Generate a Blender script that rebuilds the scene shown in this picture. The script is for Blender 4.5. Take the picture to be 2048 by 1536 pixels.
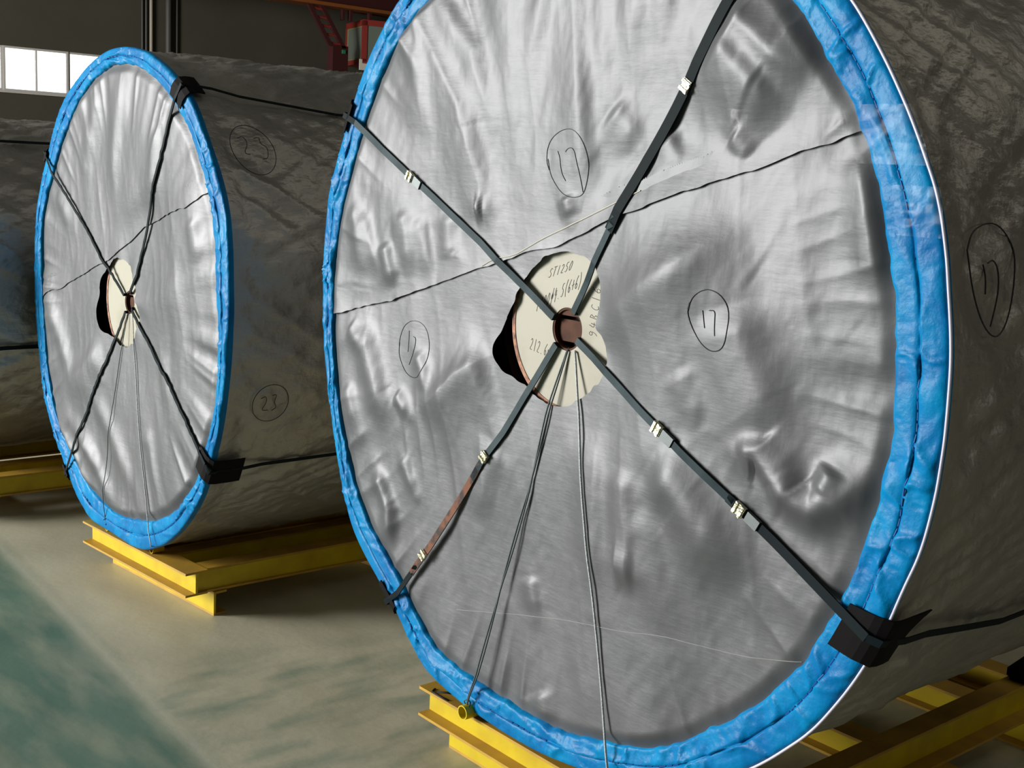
import bpy, bmesh, math, random
import numpy as np
from mathutils import Matrix, Vector

# ------------------------------------------------------------------ scene, camera, light
S = bpy.context.scene
for o in list(bpy.data.objects):
    bpy.data.objects.remove(o, do_unlink=True)
COL = S.collection
rng = np.random.RandomState(7)
random.seed(7)

cd = bpy.data.cameras.new('camera'); cam = bpy.data.objects.new('camera', cd); COL.objects.link(cam)
cd.sensor_width = 36.0; cd.lens = 2456.687 / 2048 * 36.0; cd.clip_end = 200
RT = (0.6451987, 0.7622622, 0.0517195); UP = (-0.1652515, 0.0731402, 0.9835357); FW = (-0.7459293, 0.6431227, -0.1731549)
CP = (2.445573, -2.252349, 1.853782)
cam.matrix_world = Matrix(((RT[0], UP[0], -FW[0], CP[0]), (RT[1], UP[1], -FW[1], CP[1]), (RT[2], UP[2], -FW[2], CP[2]), (0, 0, 0, 1)))
S.camera = cam

w = bpy.data.worlds.new('sky'); S.world = w; w.use_nodes = True
w.node_tree.nodes['Background'].inputs[0].default_value = (0.93, 0.96, 1.0, 1)
w.node_tree.nodes['Background'].inputs[1].default_value = 2.2
vs = S.view_settings
S.display_settings.display_device = 'sRGB'
vs.view_transform = 'Standard'; vs.look = 'None'; vs.gamma = 1.0; vs.use_curve_mapping = False
vs.exposure = 0.0

def area(name, loc, target, sx, sy, power, col):
    l = bpy.data.lights.new(name, 'AREA'); l.shape = 'RECTANGLE'; l.size = sx; l.size_y = sy; l.energy = power; l.color = col
    o = bpy.data.objects.new(name, l); COL.objects.link(o); o.location = loc
    d = Vector(target) - Vector(loc)
    o.rotation_euler = d.to_track_quat('-Z', 'Y').to_euler()
    return o
area('doorway_daylight', (-13.5, -15.6, 4.3), (-13.5, 0, 3.6), 9.0, 8.0, 9000, (1.0, 0.985, 0.95))
area('ceiling_fill', (5, 7, 9.9), (5, 7, 0), 4, 16, 120, (1.0, 0.94, 0.80))  # added overhead fill for ambient light; the ceiling has no opening here
area('right_wall_fill', (15.8, 2, 4.5), (0, 1, 0.5), 16, 3, 150, (1.0, 0.95, 0.86))  # added side fill for the right-facing sides; this wall has no windows

# ------------------------------------------------------------------ helpers
def lin(r, g, b):
    f = lambda c: ((c / 255 + 0.055) / 1.055) ** 2.4 if c > 10 else c / 255 / 12.92
    return (f(r), f(g), f(b), 1)

def mat(name, col, rough=0.5, metal=0.0, **kw):
    m = bpy.data.materials.new(name); m.use_nodes = True
    nt = m.node_tree; b = nt.nodes['Principled BSDF']
    b.inputs['Base Color'].default_value = col; b.inputs['Roughness'].default_value = rough; b.inputs['Metallic'].default_value = metal
    for k, v in kw.items(): b.inputs[k.replace('_', ' ')].default_value = v
    return m

def N(m, t, **kw):
    n = m.node_tree.nodes.new(t)
    for k, v in kw.items():
        if k.startswith('i_'): n.inputs[k[2:].replace('_', ' ')].default_value = v
        else: setattr(n, k, v)
    return n
def L(m, a, b): m.node_tree.links.new(a, b)
def BS(m): return m.node_tree.nodes['Principled BSDF']
def coords(m, scale=(1, 1, 1)):
    t = N(m, 'ShaderNodeTexCoord'); mp = N(m, 'ShaderNodeMapping'); mp.inputs['Scale'].default_value = scale
    L(m, t.outputs['Object'], mp.inputs['Vector']); return mp.outputs['Vector']
def noise_mix(m, c1, c2, scale=4, lo=0.35, hi=0.65, sc=(1, 1, 1), detail=6):
    n = N(m, 'ShaderNodeTexNoise', i_Scale=scale, i_Detail=detail); L(m, coords(m, sc), n.inputs['Vector'])
    r = N(m, 'ShaderNodeValToRGB'); r.color_ramp.elements[0].position = lo; r.color_ramp.elements[1].position = hi
    r.color_ramp.elements[0].color = c1; r.color_ramp.elements[1].color = c2
    L(m, n.outputs['Fac'], r.inputs['Fac']); L(m, r.outputs['Color'], BS(m).inputs['Base Color']); return r
def bumps(m, layers, dist=0.01):
    """layers: (texture node type, scale, xyz stretch, strength) stacked into one bump"""
    prev = None
    for kind, scale, sc, st in layers:
        if kind == 'noise': n = N(m, 'ShaderNodeTexNoise', i_Scale=scale, i_Detail=4.0); out = n.outputs['Fac']
        else: n = N(m, 'ShaderNodeTexWave', i_Scale=scale, i_Distortion=0.6); n.bands_direction = kind; out = n.outputs['Fac']
        L(m, coords(m, sc), n.inputs['Vector'])
        b = N(m, 'ShaderNodeBump', i_Strength=st, i_Distance=dist); L(m, out, b.inputs['Height'])
        if prev: L(m, prev.outputs['Normal'], b.inputs['Normal'])
        prev = b
    L(m, prev.outputs['Normal'], BS(m).inputs['Normal'])

MT = {}
m = MT['silver'] = mat('silver_tarpaulin', lin(92, 94, 96), 0.49, 0.40)
noise_mix(m, lin(88, 90, 92), lin(98, 99, 101), 3, 0.3, 0.7)
bumps(m, [('noise', 16, (0.45, 1, 3.2), 0.055), ('noise', 14, (3.2, 1, 0.6), 0.04), ('noise', 70, (0.7, 1, 2), 0.03)], 0.012)
m = MT['wrap'] = mat('grey_wrap_sheet', lin(150, 148, 142), 0.42, 0.6)
noise_mix(m, lin(158, 155, 150), lin(178, 175, 168), 2.2, 0.3, 0.7)
bumps(m, [('noise', 7, (1, 1.0, 2.6), 0.5), ('noise', 12, (2.5, 1, 0.8), 0.35), ('noise', 30, (1, 1, 1), 0.2)], 0.02)
m = MT['blue'] = mat('blue_tarpaulin', lin(0, 132, 204), 0.40, 0.0, Specular_IOR_Level=0.15)
noise_mix(m, lin(0, 98, 160), lin(0, 134, 188), 9, 0.3, 0.7)
bumps(m, [('noise', 18, (1, 1, 1), 0.30), ('noise', 48, (1, 1, 1), 0.16)], 0.012)
m = MT['blue_dark'] = mat('blue_stitching', lin(2, 72, 142), 0.6)
m = MT['edging'] = mat('white_piping', lin(214, 212, 232), 0.35)
m = MT['yellow'] = mat('yellow_paint', lin(226, 190, 12), 0.42)
noise_mix(m, lin(178, 148, 6), lin(204, 180, 2), 7, 0.25, 0.6)
bumps(m, [('noise', 40, (1, 1, 1), 0.08)], 0.01)
m = MT['yellow_dull_sheen'] = mat('dull_sheen_yellow', lin(205, 160, 48), 0.55)  # same yellow, with the flanges' duller reflecting look put into the colour
noise_mix(m, lin(168, 130, 52), lin(196, 154, 44), 9, 0.3, 0.7)
m = MT['steel_strap'] = mat('blue_grey_steel', lin(50, 62, 66), 0.5, 0.15, Specular_IOR_Level=0.12)
noise_mix(m, lin(36, 48, 52), lin(54, 66, 70), 12, 0.3, 0.7)
m = MT['steel_dark'] = mat('dark_steel', lin(14, 25, 29), 0.65, 0.0, Specular_IOR_Level=0.12)
m = MT['rusty'] = mat('rusty_steel', lin(110, 66, 44), 0.7, 0.1)
noise_mix(m, lin(50, 37, 32), lin(112, 66, 42), 30, 0.42, 0.58)
m = MT['clip'] = mat('bright_clip', lin(226, 220, 190), 0.22, 0.85)
bumps(m, [('noise', 60, (1, 1, 1), 0.6)], 0.01)
m = MT['seal'] = mat('seal_steel', lin(92, 98, 98), 0.4, 0.5)
m = MT['black'] = mat('black_rubber', lin(14, 12, 13), 0.75, Specular_IOR_Level=0.12)
m = MT['belt'] = mat('black_belt_rubber', lin(20, 19, 20), 0.55)
m = MT['disc'] = mat('cream_core_plate', lin(226, 222, 204), 0.55)
noise_mix(m, lin(146, 139, 118), lin(166, 162, 146), 5, 0.25, 0.5)
m = MT['brown'] = mat('brown_core_steel', lin(110, 72, 52), 0.6, Specular_IOR_Level=0.12)
noise_mix(m, lin(66, 40, 29), lin(88, 56, 40), 20, 0.35, 0.65)
m = MT['brown_rim'] = mat('rust_brown_rim', lin(150, 98, 70), 0.7)
noise_mix(m, lin(96, 58, 44), lin(190, 136, 106), 50, 0.35, 0.65)
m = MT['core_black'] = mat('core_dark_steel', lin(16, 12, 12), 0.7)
m = MT['ink'] = mat('marker_ink', lin(34, 34, 44), 0.6)
m = MT['pencil'] = mat('pencil_ink', lin(70, 68, 68), 0.7)
m = MT['rope'] = mat('steel_rope', lin(176, 182, 182), 0.5, 0.1)
bumps(m, [('noise', 300, (1, 1, 1), 0.6)], 0.004)
m = MT['rope_dark'] = mat('dark_rope', lin(74, 84, 84), 0.5, 0.2)
m = MT['thread'] = mat('pale_thread', lin(206, 202, 186), 0.4)
m = MT['pale_line'] = mat('crease_highlight_silver', lin(168, 168, 166), 0.35, 0.3)  # pale tone for the painted glint along a crease
m = MT['film'] = bpy.data.materials.new('clear_tape_film'); m.use_nodes = True
tr_ = N(m, 'ShaderNodeBsdfTransparent'); gl_ = N(m, 'ShaderNodeBsdfGlossy'); gl_.inputs['Roughness'].default_value = 0.3
mxs = N(m, 'ShaderNodeMixShader'); mxs.inputs[0].default_value = 0.009; L(m, tr_.outputs[0], mxs.inputs[1]); L(m, gl_.outputs[0], mxs.inputs[2])
L(m, mxs.outputs[0], m.node_tree.nodes['Material Output'].inputs['Surface'])

# concrete floor with a worn green walkway
m = MT['floor'] = mat('concrete_floor', lin(150, 146, 128), 0.5)
co = coords(m); sep = N(m, 'ShaderNodeSeparateXYZ'); L(m, co, sep.inputs[0])
def MA(op, a, b=None):
    n = N(m, 'ShaderNodeMath', operation=op)
    for i, v in enumerate((a, b)):
        if v is None: continue
        if isinstance(v, (int, float)): n.inputs[i].default_value = v
        else: L(m, v, n.inputs[i])
    return n.outputs[0]
def NZ(scale, sc=(1, 1, 1), detail=6):
    n = N(m, 'ShaderNodeTexNoise', i_Scale=scale, i_Detail=detail); L(m, coords(m, sc), n.inputs['Vector']); return n.outputs['Fac']
line = MA('ADD', MA('ADD', sep.outputs['Y'], 0.65), MA('MULTIPLY', sep.outputs['X'], 0.065))       # <0 on the walkway side
wob = MA('MULTIPLY', MA('SUBTRACT', NZ(5), 0.5), 0.06)
l2 = MA('ADD', line, wob)
walk = N(m, 'ShaderNodeMapRange'); walk.clamp = True
for i, v in zip((1, 2, 3, 4), (0.05, -0.09, 0.0, 0.95)): walk.inputs[i].default_value = v
L(m, l2, walk.inputs[0])
worn = N(m, 'ShaderNodeMapRange')
for i, v in zip((1, 2, 3, 4), (0.30, 0.60, 0.62, 1.0)): worn.inputs[i].default_value = v
L(m, NZ(2.6, (1, 3, 1)), worn.inputs[0])
g1 = MA('MULTIPLY', walk.outputs[0], worn.outputs[0])
# green smears beyond the line, near the right-hand roll
sx = N(m, 'ShaderNodeMapRange')
for i, v in zip((1, 2, 3, 4), (-1.62, -1.25, 0.0, 1.0)): sx.inputs[i].default_value = v
L(m, MA('ADD', sep.outputs['X'], MA('MULTIPLY', sep.outputs['Y'], -0.25)), sx.inputs[0])
sm = N(m, 'ShaderNodeMapRange')
for i, v in zip((1, 2, 3, 4), (0.44, 0.72, 0.0, 0.62)): sm.inputs[i].default_value = v
L(m, NZ(3.2, (2.4, 0.9, 1)), sm.inputs[0])
g2 = MA('MULTIPLY', sx.outputs[0], sm.outputs[0])
gm = MA('MAXIMUM', g1, g2)
base = N(m, 'ShaderNodeValToRGB'); base.color_ramp.elements[0].color = lin(176, 172, 148); base.color_ramp.elements[1].color = lin(199, 195, 171)
base.color_ramp.elements[0].position = 0.3; base.color_ramp.elements[1].position = 0.7
L(m, NZ(1.7, (1, 2, 1)), base.inputs['Fac'])
mx = N(m, 'ShaderNodeMix', data_type='RGBA'); L(m, gm, mx.inputs['Factor']); L(m, base.outputs['Color'], mx.inputs['A'])
gr = N(m, 'ShaderNodeValToRGB'); gr.color_ramp.elements[0].color = lin(72, 110, 95); gr.color_ramp.elements[1].color = lin(98, 132, 115)
gr.color_ramp.elements[0].position = 0.3; gr.color_ramp.elements[1].position = 0.7
L(m, NZ(2.1, (1, 2.5, 1)), gr.inputs['Fac']); L(m, gr.outputs['Color'], mx.inputs['B'])
# pale scraped line along the joint
jl = N(m, 'ShaderNodeMapRange')
for i, v in zip((1, 2, 3, 4), (0.035, 0.0, 0.0, 0.42)): jl.inputs[i].default_value = v
L(m, MA('ABSOLUTE', MA('ADD', line, 0.01)), jl.inputs[0])
mx2 = N(m, 'ShaderNodeMix', data_type='RGBA'); L(m, jl.outputs[0], mx2.inputs['Factor']); L(m, mx.outputs['Result'], mx2.inputs['A'])
mx2.inputs['B'].default_value = lin(206, 202, 182)
L(m, mx2.outputs['Result'], BS(m).inputs['Base Color'])
bumps(m, [('noise', 30, (1, 1, 1), 0.08)], 0.01)

m = MT['wall'] = mat('grey_plaster', lin(120, 113, 98), 0.9)
noise_mix(m, lin(58, 55, 44), lin(66, 62, 50), 0.6, 0.3, 0.7)
m = MT['wall_low'] = mat('buff_dado_paint', lin(70, 64, 50), 0.85)
m = MT['ceil'] = mat('dark_roof_sheet', lin(90, 88, 84), 0.8)
m = MT['frame'] = mat('pale_window_frame', lin(176, 172, 166), 0.5)
m = MT['glass'] = mat('window_glass', (1, 1, 1, 1), 0.02, 0.0, Transmission_Weight=1.0, IOR=1.02)
m = MT['pipe_dark'] = mat('dark_pipe', lin(62, 60, 56), 0.6)
m = MT['pipe_pale'] = mat('pale_pipe', lin(150, 142, 128), 0.6)
m = MT['red'] = mat('red_crane_paint', lin(128, 38, 30), 0.6)
m = MT['maroon'] = mat('maroon_crane_paint', lin(58, 16, 15), 0.65)
m = MT['orange'] = mat('orange_lit_flange', lin(128, 70, 24), 0.6)  # light on the girder's lower flange, put into its colour
m = MT['cab_glass'] = mat('smoky_cab_glass', lin(116, 124, 114), 0.12, 0.0, Transmission_Weight=0.2)
m = MT['cab_frame'] = mat('olive_rubber_gasket', lin(120, 120, 78), 0.6)
m = MT['white'] = mat('white_card', lin(226, 222, 206), 0.7)
m = MT['green_lamp'] = mat('green_plastic', lin(40, 120, 84), 0.4)

def mesh_obj(name, verts, faces, material, parent=None, smooth=False, label=None):
    me = bpy.data.meshes.new(name)
    off = Vector(parent_loc(parent)) if parent else Vector((0, 0, 0))
    v = np.asarray(verts, float) - np.array(off)
    me.from_pydata(v.tolist(), [], faces); me.update()
    if smooth: me.polygons.foreach_set('use_smooth', [True] * len(me.polygons))
    me.materials.append(MT[material] if isinstance(material, str) else material)
    o = bpy.data.objects.new(name, me); COL.objects.link(o)
    if parent: o.parent = parent
    if label: o['label'] = label
    return o
def parent_loc(p):
    v = Vector((0, 0, 0))
    while p is not None: v += p.location; p = p.parent
    return v
def thing(name, label, cat, loc, group=None):
    o = bpy.data.objects.new(name, None); COL.objects.link(o); o.location = loc; o.empty_display_size = 0.2
    o['label'] = label; o['category'] = cat
    if group: o['group'] = group
    return o

class MB:
    def __init__(s): s.v = []; s.f = []
    def add(s, v, f):
        n = len(s.v); s.v += [tuple(map(float, q)) for q in v]; s.f += [tuple(i + n for i in q) for q in f]; return s
    def box(s, x0, x1, y0, y1, z0, z1, M=None):
        v = [Vector(p) for p in ((x0, y0, z0), (x1, y0, z0), (x1, y1, z0), (x0, y1, z0), (x0, y0, z1), (x1, y0, z1), (x1, y1, z1), (x0, y1, z1))]
        if M: v = [M @ q for q in v]
        return s.add(v, [(0, 3, 2, 1), (4, 5, 6, 7), (0, 1, 5, 4), (1, 2, 6, 5), (2, 3, 7, 6), (3, 0, 4, 7)])
    def tube(s, pts, r, n=10, closed_ends=True):
        pts = [Vector(p) for p in pts]; rings = []; ref = None
        for i, p in enumerate(pts):
            d = (pts[min(i + 1, len(pts) - 1)] - pts[max(i - 1, 0)]).normalized()
            if ref is None: ref = Vector((0, 0, 1)) if abs(d.z) < 0.9 else Vector((1, 0, 0))
            a = (ref - d * ref.dot(d)).normalized(); b = d.cross(a); ref = a
            rings.append([p + (a * math.cos(t) + b * math.sin(t)) * r for t in [2 * math.pi * k / n for k in range(n)]])
        v = [q for r_ in rings for q in r_]; f = []
        for i in range(len(pts) - 1):
            for k in range(n): f.append((i * n + k, i * n + (k + 1) % n, (i + 1) * n + (k + 1) % n, (i + 1) * n + k))
        if closed_ends: f.append(tuple(range(n))[::-1]); f.append(tuple((len(pts) - 1) * n + k for k in range(n)))
        return s.add(v, f)
    def build(s, name, material, parent=None, smooth=False, label=None): return mesh_obj(name, s.v, s.f, material, parent, smooth, label)

def structure(o): o['kind'] = 'structure'; return o

# ------------------------------------------------------------------ hall shell
X0, X1, Y0, Y1, ZC = -29.8, 16.0, -16.0, 42.0, 10.0
structure(MB().box(X0 - 0.3, X1 + 0.3, Y0 - 0.3, Y1 + 0.3, -0.2, 0.0).build('floor', 'floor'))
structure(MB().box(X0 - 0.3, X1 + 0.3, Y0 - 0.3, Y1 + 0.3, ZC, ZC + 0.2).build('ceiling', 'ceil'))
WY0, WY1, WZ0, WZ1 = 3.42, 10.86, 3.10, 4.19
wl = MB()
wl.box(X0 - 0.3, X0, Y0, WY0, 0, ZC); wl.box(X0 - 0.3, X0, WY1, Y1, 0, ZC)
wl.box(X0 - 0.3, X0, WY0, WY1, 0, WZ0); wl.box(X0 - 0.3, X0, WY0, WY1, WZ1, ZC)
structure(wl.build('wall_left', 'wall'))
structure(MB().box(X0, X1, Y1, Y1 + 0.3, 0, ZC).build('wall_back', 'wall'))
structure(MB().box(X1, X1 + 0.3, Y0, Y1, 0, ZC).build('wall_right', 'wall'))
wf = MB(); wf.box(X0, -18.1, Y0 - 0.3, Y0, 0, ZC); wf.box(-8.9, X1, Y0 - 0.3, Y0, 0, ZC); wf.box(-18.1, -8.9, Y0 - 0.3, Y0, 8.4, ZC)
structure(wf.build('wall_front', 'wall'))
structure(MB().box(X0, X0 + 0.02, Y0, Y1, 0, 2.35).build('trim_1', 'wall_low'))
structure(MB().box(X0 - 0.02, X0 + 0.06, WY0, WY1, WZ0 - 0.05, WZ0).build('trim_2', 'frame'))
for i, (a, b) in enumerate([(3.44, 5.07), (5.07, 6.70), (6.70, 8.33), (8.33, 9.96), (9.96, 10.86)]):
    fr = MB(); xo = X0 - 0.10 + 0.03 * (i % 2); xi = xo + 0.07
    e = 0.05; fr.box(xo, xi, a, b, WZ0, WZ0 + e); fr.box(xo, xi, a, b, WZ1 - e, WZ1)
    fr.box(xo, xi, a, a + e, WZ0 + e, WZ1 - e); fr.box(xo, xi, b - e, b, WZ0 + e, WZ1 - e)
    two = b - a > 1.2; mid = (a + b) / 2
    if two: fr.box(xo, xi, mid - 0.018, mid + 0.018, WZ0 + e, WZ1 - e)
    fo = structure(fr.build('window_%d' % (i + 1), 'frame'))
    spans = [(a + e, mid - 0.018), (mid + 0.018, b - e)] if two else [(a + e, b - e)]
    for p, q in spans: MB().box(xo + 0.03, xo + 0.036, p, q, WZ0 + e, WZ1 - e).build('pane', 'glass', fo)

# pipes running up the far wall
for y, r, mt, lb in [(11.92, 0.03, 'pipe_dark', 'thin dark wall pipe, leftmost of the five on the far wall'),
                     (12.03, 0.03, 'pipe_dark', 'thin dark wall pipe directly left of the pale pipe on far wall'),
                     (12.16, 0.045, 'pipe_pale', 'pale pipe on the far wall, the only light one of five'),
                     (12.63, 0.085, 'pipe_dark', 'thick dark downpipe on the far wall, fattest of the five'),
                     (12.90, 0.03, 'pipe_dark', 'thin dark wall pipe, rightmost of the five on the far wall')]:
    root = thing('wall_pipe', lb, 'pipe', (X0 + 0.02 + r, y, 0), 'pipes up the far wall')
    MB().tube([(X0 + 0.02 + r, y, 0), (X0 + 0.02 + r, y, ZC)], r, 10).build('pipe', mt, root, True)
    for z in (1.5, 4.0, 6.5, 9.0): MB().box(X0, X0 + 0.03 + 2 * r, y - r - 0.015, y + r + 0.015, z, z + 0.04).build('bracket', mt, root)

# ------------------------------------------------------------------ red overhead crane near the far wall
cr = thing('overhead_crane', 'red overhead crane with girder, sloping ladder and glazed cab by far wall', 'crane', (-28, 18, 4.4))
MB().box(-28.5, -27.9, 8, 27, 6.08, 7.1).build('girder', 'maroon', cr)
MB().box(-28.55, -27.8, 8, 27, 5.99, 6.08).build('girder_flange', 'orange', cr, label='orange-lit lower flange of the girder')
rails = []
for (y0, z0, y1, z1) in ((15.96, 6.0, 16.68, 4.95), (16.36, 6.0, 17.12, 4.92)):
    rails.append(MB().add([(-28.1, y0 - .07, z0), (-28.0, y0 - .07, z0), (-28.0, y0 + .07, z0), (-28.1, y0 + .07, z0), (-28.1, y1 - .07, z1), (-28.0, y1 - .07, z1), (-28.0, y1 + .07, z1), (-28.1, y1 + .07, z1)],
           [(0, 1, 2, 3), (7, 6, 5, 4), (0, 4, 5, 1), (1, 5, 6, 2), (2, 6, 7, 3), (3, 7, 4, 0)]))
lad = rails[0].build('ladder_rail', 'maroon', cr); rails[1].build('ladder_rail', 'maroon', cr)
for k in range(5):
    t = 0.08 + k * 0.21; y = 15.96 + .72 * t; z = 6.0 - 1.05 * t
    MB().tube([(-28.05, y, z), (-28.05, y + 0.42, z - 0.02)], 0.035, 8).build('ladder_rung', 'red', cr)
MB().box(-28.3, -28.0, 16.74, 17.24, 3.9, 4.98).build('support_column', 'maroon', cr)
MB().box(-28.0, -27.96, 17.03, 17.13, 4.77, 4.87).build('signal_lamp', 'green_lamp', cr, label='small green lamp')
for y in (17.1, 17.35, 18.0): MB().box(-28.25, -28.12, y, y + 0.08, 5.7, 6.0).build('cab_hanger', 'maroon', cr)
# cab, turned 15 degrees about its near corner
a = math.radians(15); CM = Matrix.Translation((-28, 17.72, 0)) @ Matrix(((-math.cos(a), math.sin(a), 0, 0), (math.sin(a), math.cos(a), 0, 0), (0, 0, 1, 0), (0, 0, 0, 1)))
def cabbox(mb, u0, u1, v0, v1, z0, z1): return mb.box(u0, u1, v0, v1, z0, z1, CM)
cb = MB(); zb, zt, U, V = 4.62, 5.76, 1.65, 1.9
for u0, v0 in ((0, 0), (U - .13, 0), (0, V - .13), (U - .13, V - .13)): cabbox(cb, u0, u0 + .13, v0, v0 + .13, zb, zt)
cabbox(cb, 0, U, 0, V, zt - .14, zt + .02); cabbox(cb, 0, U, 0, V, zb - .05, zb + .08)
cab = cb.build('cab', 'red', cr)
gk = MB(); cabbox(gk, .12, .17, .02, .05, zb + .08, zt - .14); cabbox(gk, U - .17, U - .12, .02, .05, zb + .08, zt - .14)
cabbox(gk, .17, U - .17, .02, .05, zb + .08, zb + .12); cabbox(gk, .17, U - .17, .02, .05, zt - .18, zt - .14)
gk.build('window_gasket', 'cab_frame', cab)
p = MB(); cabbox(p, .16, U - .16, .03, .04, zb + .1, zt - .16); p.build('window_pane', 'cab_glass', cab)
p = MB(); cabbox(p, .03, .04, .13, V - .13, zb + .08, zt - .14); p.build('window_pane', 'cab_glass', cab)
MB().box(-28.02, -28.0, 17.63, 17.92, 4.38, 4.68).build('placard', 'white', cr, label='small white placard hanging under the cab')

# ------------------------------------------------------------------ steel pallets
def beam(name, p0, p1, z0, z1, top, bot, web, parent, material='yellow', flange_mat=None, cap=False):
    """rolled steel beam from p0 to p1 (xy); top / bot = flange extents left..right of the axis, web = its offset"""
    p0 = Vector((*p0, 0)); p1 = Vector((*p1, 0)); d = (p1 - p0); ln = d.length; d.normalize(); n = Vector((d.y, -d.x, 0))   # n points right of travel
    M = Matrix(((d.x, n.x, 0, p0.x), (d.y, n.y, 0, p0.y), (0, 0, 1, 0), (0, 0, 0, 1)))
    tf = 0.009
    o = MB().box(0, ln, web - .005, web + .005, z0 + tf, z1 - tf, M).build(name, material, parent)
    MB().box(0, ln, top[0], top[1], z1 - tf, z1, M).build('top_flange', flange_mat or 'yellow_dull_sheen', o, label='dull tan yellow top flange')
    MB().box(0, ln, bot[0], bot[1], z0, z0 + tf, M).build('bottom_flange', flange_mat or 'yellow_dull_sheen', o)
    return o
def ring(x, y, z, r, ln, parent):
    n = 20; v = []; f = []
    for yy in (y, y + ln):
        for rr in (r, r * .84):
            v += [(x + rr * math.cos(2 * math.pi * k / n), yy, z + r + rr * math.sin(2 * math.pi * k / n)) for k in range(n)]
    for k in range(n):
        k2 = (k + 1) % n; A = lambda ring_, q: ring_ * n + q
        f += [(A(0, k), A(0, k2), A(1, k2), A(1, k)), (A(2, k), A(3, k), A(3, k2), A(2, k2)), (A(0, k), A(2, k), A(2, k2), A(0, k2)), (A(1, k), A(1, k2), A(3, k2), A(3, k))]
    return mesh_obj('lashing_ring', v, f, 'yellow', parent, False)

H = (-0.05, 0.05)
# right pallet
pr = thing('steel_pallet', 'yellow steel beam pallet under the near roll marked 17', 'pallet', (0.03, 0.9, 0), 'yellow beam pallets')
beam('front_beam', (-.533, .04), (.62, .046), .1, .2, H, H, 0, pr)
beam('side_beam', (.572, .10), (.572, 2.6), .1, .2, (-.038, .038), (-.02, .086), .028, pr)
beam('side_beam', (-.50, .10), (-.50, 2.6), .1, .2, (-.05, .05), (-.05, .05), 0, pr)
for y, x0, x1 in ((.066, -.455, .50), (1.10, -.46, .72), (1.70, -.46, .74), (2.03, -.46, .74)):
    beam('sleeper', (x0, y), (x1, y + .012), 0, .1, H if y > .2 else (-.055, .005), H if y > .2 else (-.055, .005), 0, pr)
ring(-.262, -.048, .2, .0225, .05, pr); ring(.29, .0, .2, .023, .06, pr)
MB().tube([(-.485, .017, .2), (-.472, -.004, .2005), (-.431, -.006, .2005), (-.39, -.001, .2)], .004, 6).tube([(-.46, .008, .2), (-.438, .03, .2005), (-.415, .047, .2)], .005, 6).build('weld_bead', 'core_black', pr, True, 'burnt dark weld on the front beam')
# left pallet
pl = thing('steel_pallet', 'yellow steel beam pallet under the middle roll, its corner out on the floor', 'pallet', (-2.35, .8, 0), 'yellow beam pallets')
beam('front_beam', (-2.797, -.176), (-1.905, -.110), .1, .2, H, H, 0, pl)
beam('side_beam', (-1.955, -.103), (-1.955, 1.7), .1015, .1982, (-.06, .028), (-.05, .04), .024, pl)
beam('side_beam', (-2.76, -.10), (-2.76, 1.7), .1, .2, H, H, 0, pl)
beam('inner_rail', (-2.19, -.08), (-2.19, 1.7), .1, .2, (-.05, .03), (-.04, .05), .025, pl)
beam('inner_rail', (-2.55, -.08), (-2.55, 1.7), .1, .2, (-.04, .04), (-.04, .04), .0, pl)
for y, x0, x1 in ((-.105, -2.74, -1.905), (.80, -2.72, -1.93), (1.45, -2.72, -1.93)):
    beam('sleeper', (x0, y), (x1, y + .075), 0, .1, (-.055, .005), (-.055, .005), 0, pl)
ring(-2.212, -.165, .2, .019, .05, pl); ring(-2.60, -.196, .2, .019, .05, pl)
# third pallet, far left
pt = thing('steel_pallet', 'dim yellow steel beam pallet under the farthest roll at left edge', 'pallet', (-4.25, .4, 0), 'yellow beam pallets')
beam('side_beam', (-3.745, -.5), (-3.745, 1.25), .1, .2, (-.06, .028), (-.05, .04), .024, pt)
beam('side_beam', (-4.75, -.5), (-4.75, 1.25), .1, .2, H, H, 0, pt)
beam('inner_rail', (-3.98, -.5), (-3.98, 1.25), .1, .2, (-.05, .03), (-.04, .05), .025, pt)
beam('inner_rail', (-4.5, -.5), (-4.5, 1.25), .1, .2, H, H, 0, pt)
beam('front_beam', (-4.76, -.56), (-3.72, -.55), .1, .2, H, H, 0, pt)
for y in (-.45, .4, 1.1): beam('sleeper', (-4.74, y), (-3.76, y), 0, .1, H, H, 0, pt)

# ------------------------------------------------------------------ cloth helpers
def vnoise(x, y, seed):
    """smooth value noise in -1..1 on arrays"""
    xi = np.floor(x).astype(np.int64); yi = np.floor(y).astype(np.int64); fx = x - xi; fy = y - yi
    fx = fx * fx * fx * (fx * (fx * 6 - 15) + 10); fy = fy * fy * fy * (fy * (fy * 6 - 15) + 10)
    def h(i, j):
        n = (i * 374761393 + j * 668265263 + seed * 974634213) & 0x7fffffff
        n = ((n ^ (n >> 13)) * 1274126177) & 0x7fffffff
        return ((n ^ (n >> 16)) & 0xffff) / 32767.5 - 1.0
    return (h(xi, yi) * (1 - fx) + h(xi + 1, yi) * fx) * (1 - fy) + (h(xi, yi + 1) * (1 - fx) + h(xi + 1, yi + 1) * fx) * fy
def ridged(x, y, seed): return 1 - 2 * np.abs(vnoise(x, y, seed))
def sstep(a, b, x):
    t = np.clip((x - a) / (b - a), 0, 1); return t * t * (3 - 2 * t)

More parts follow.
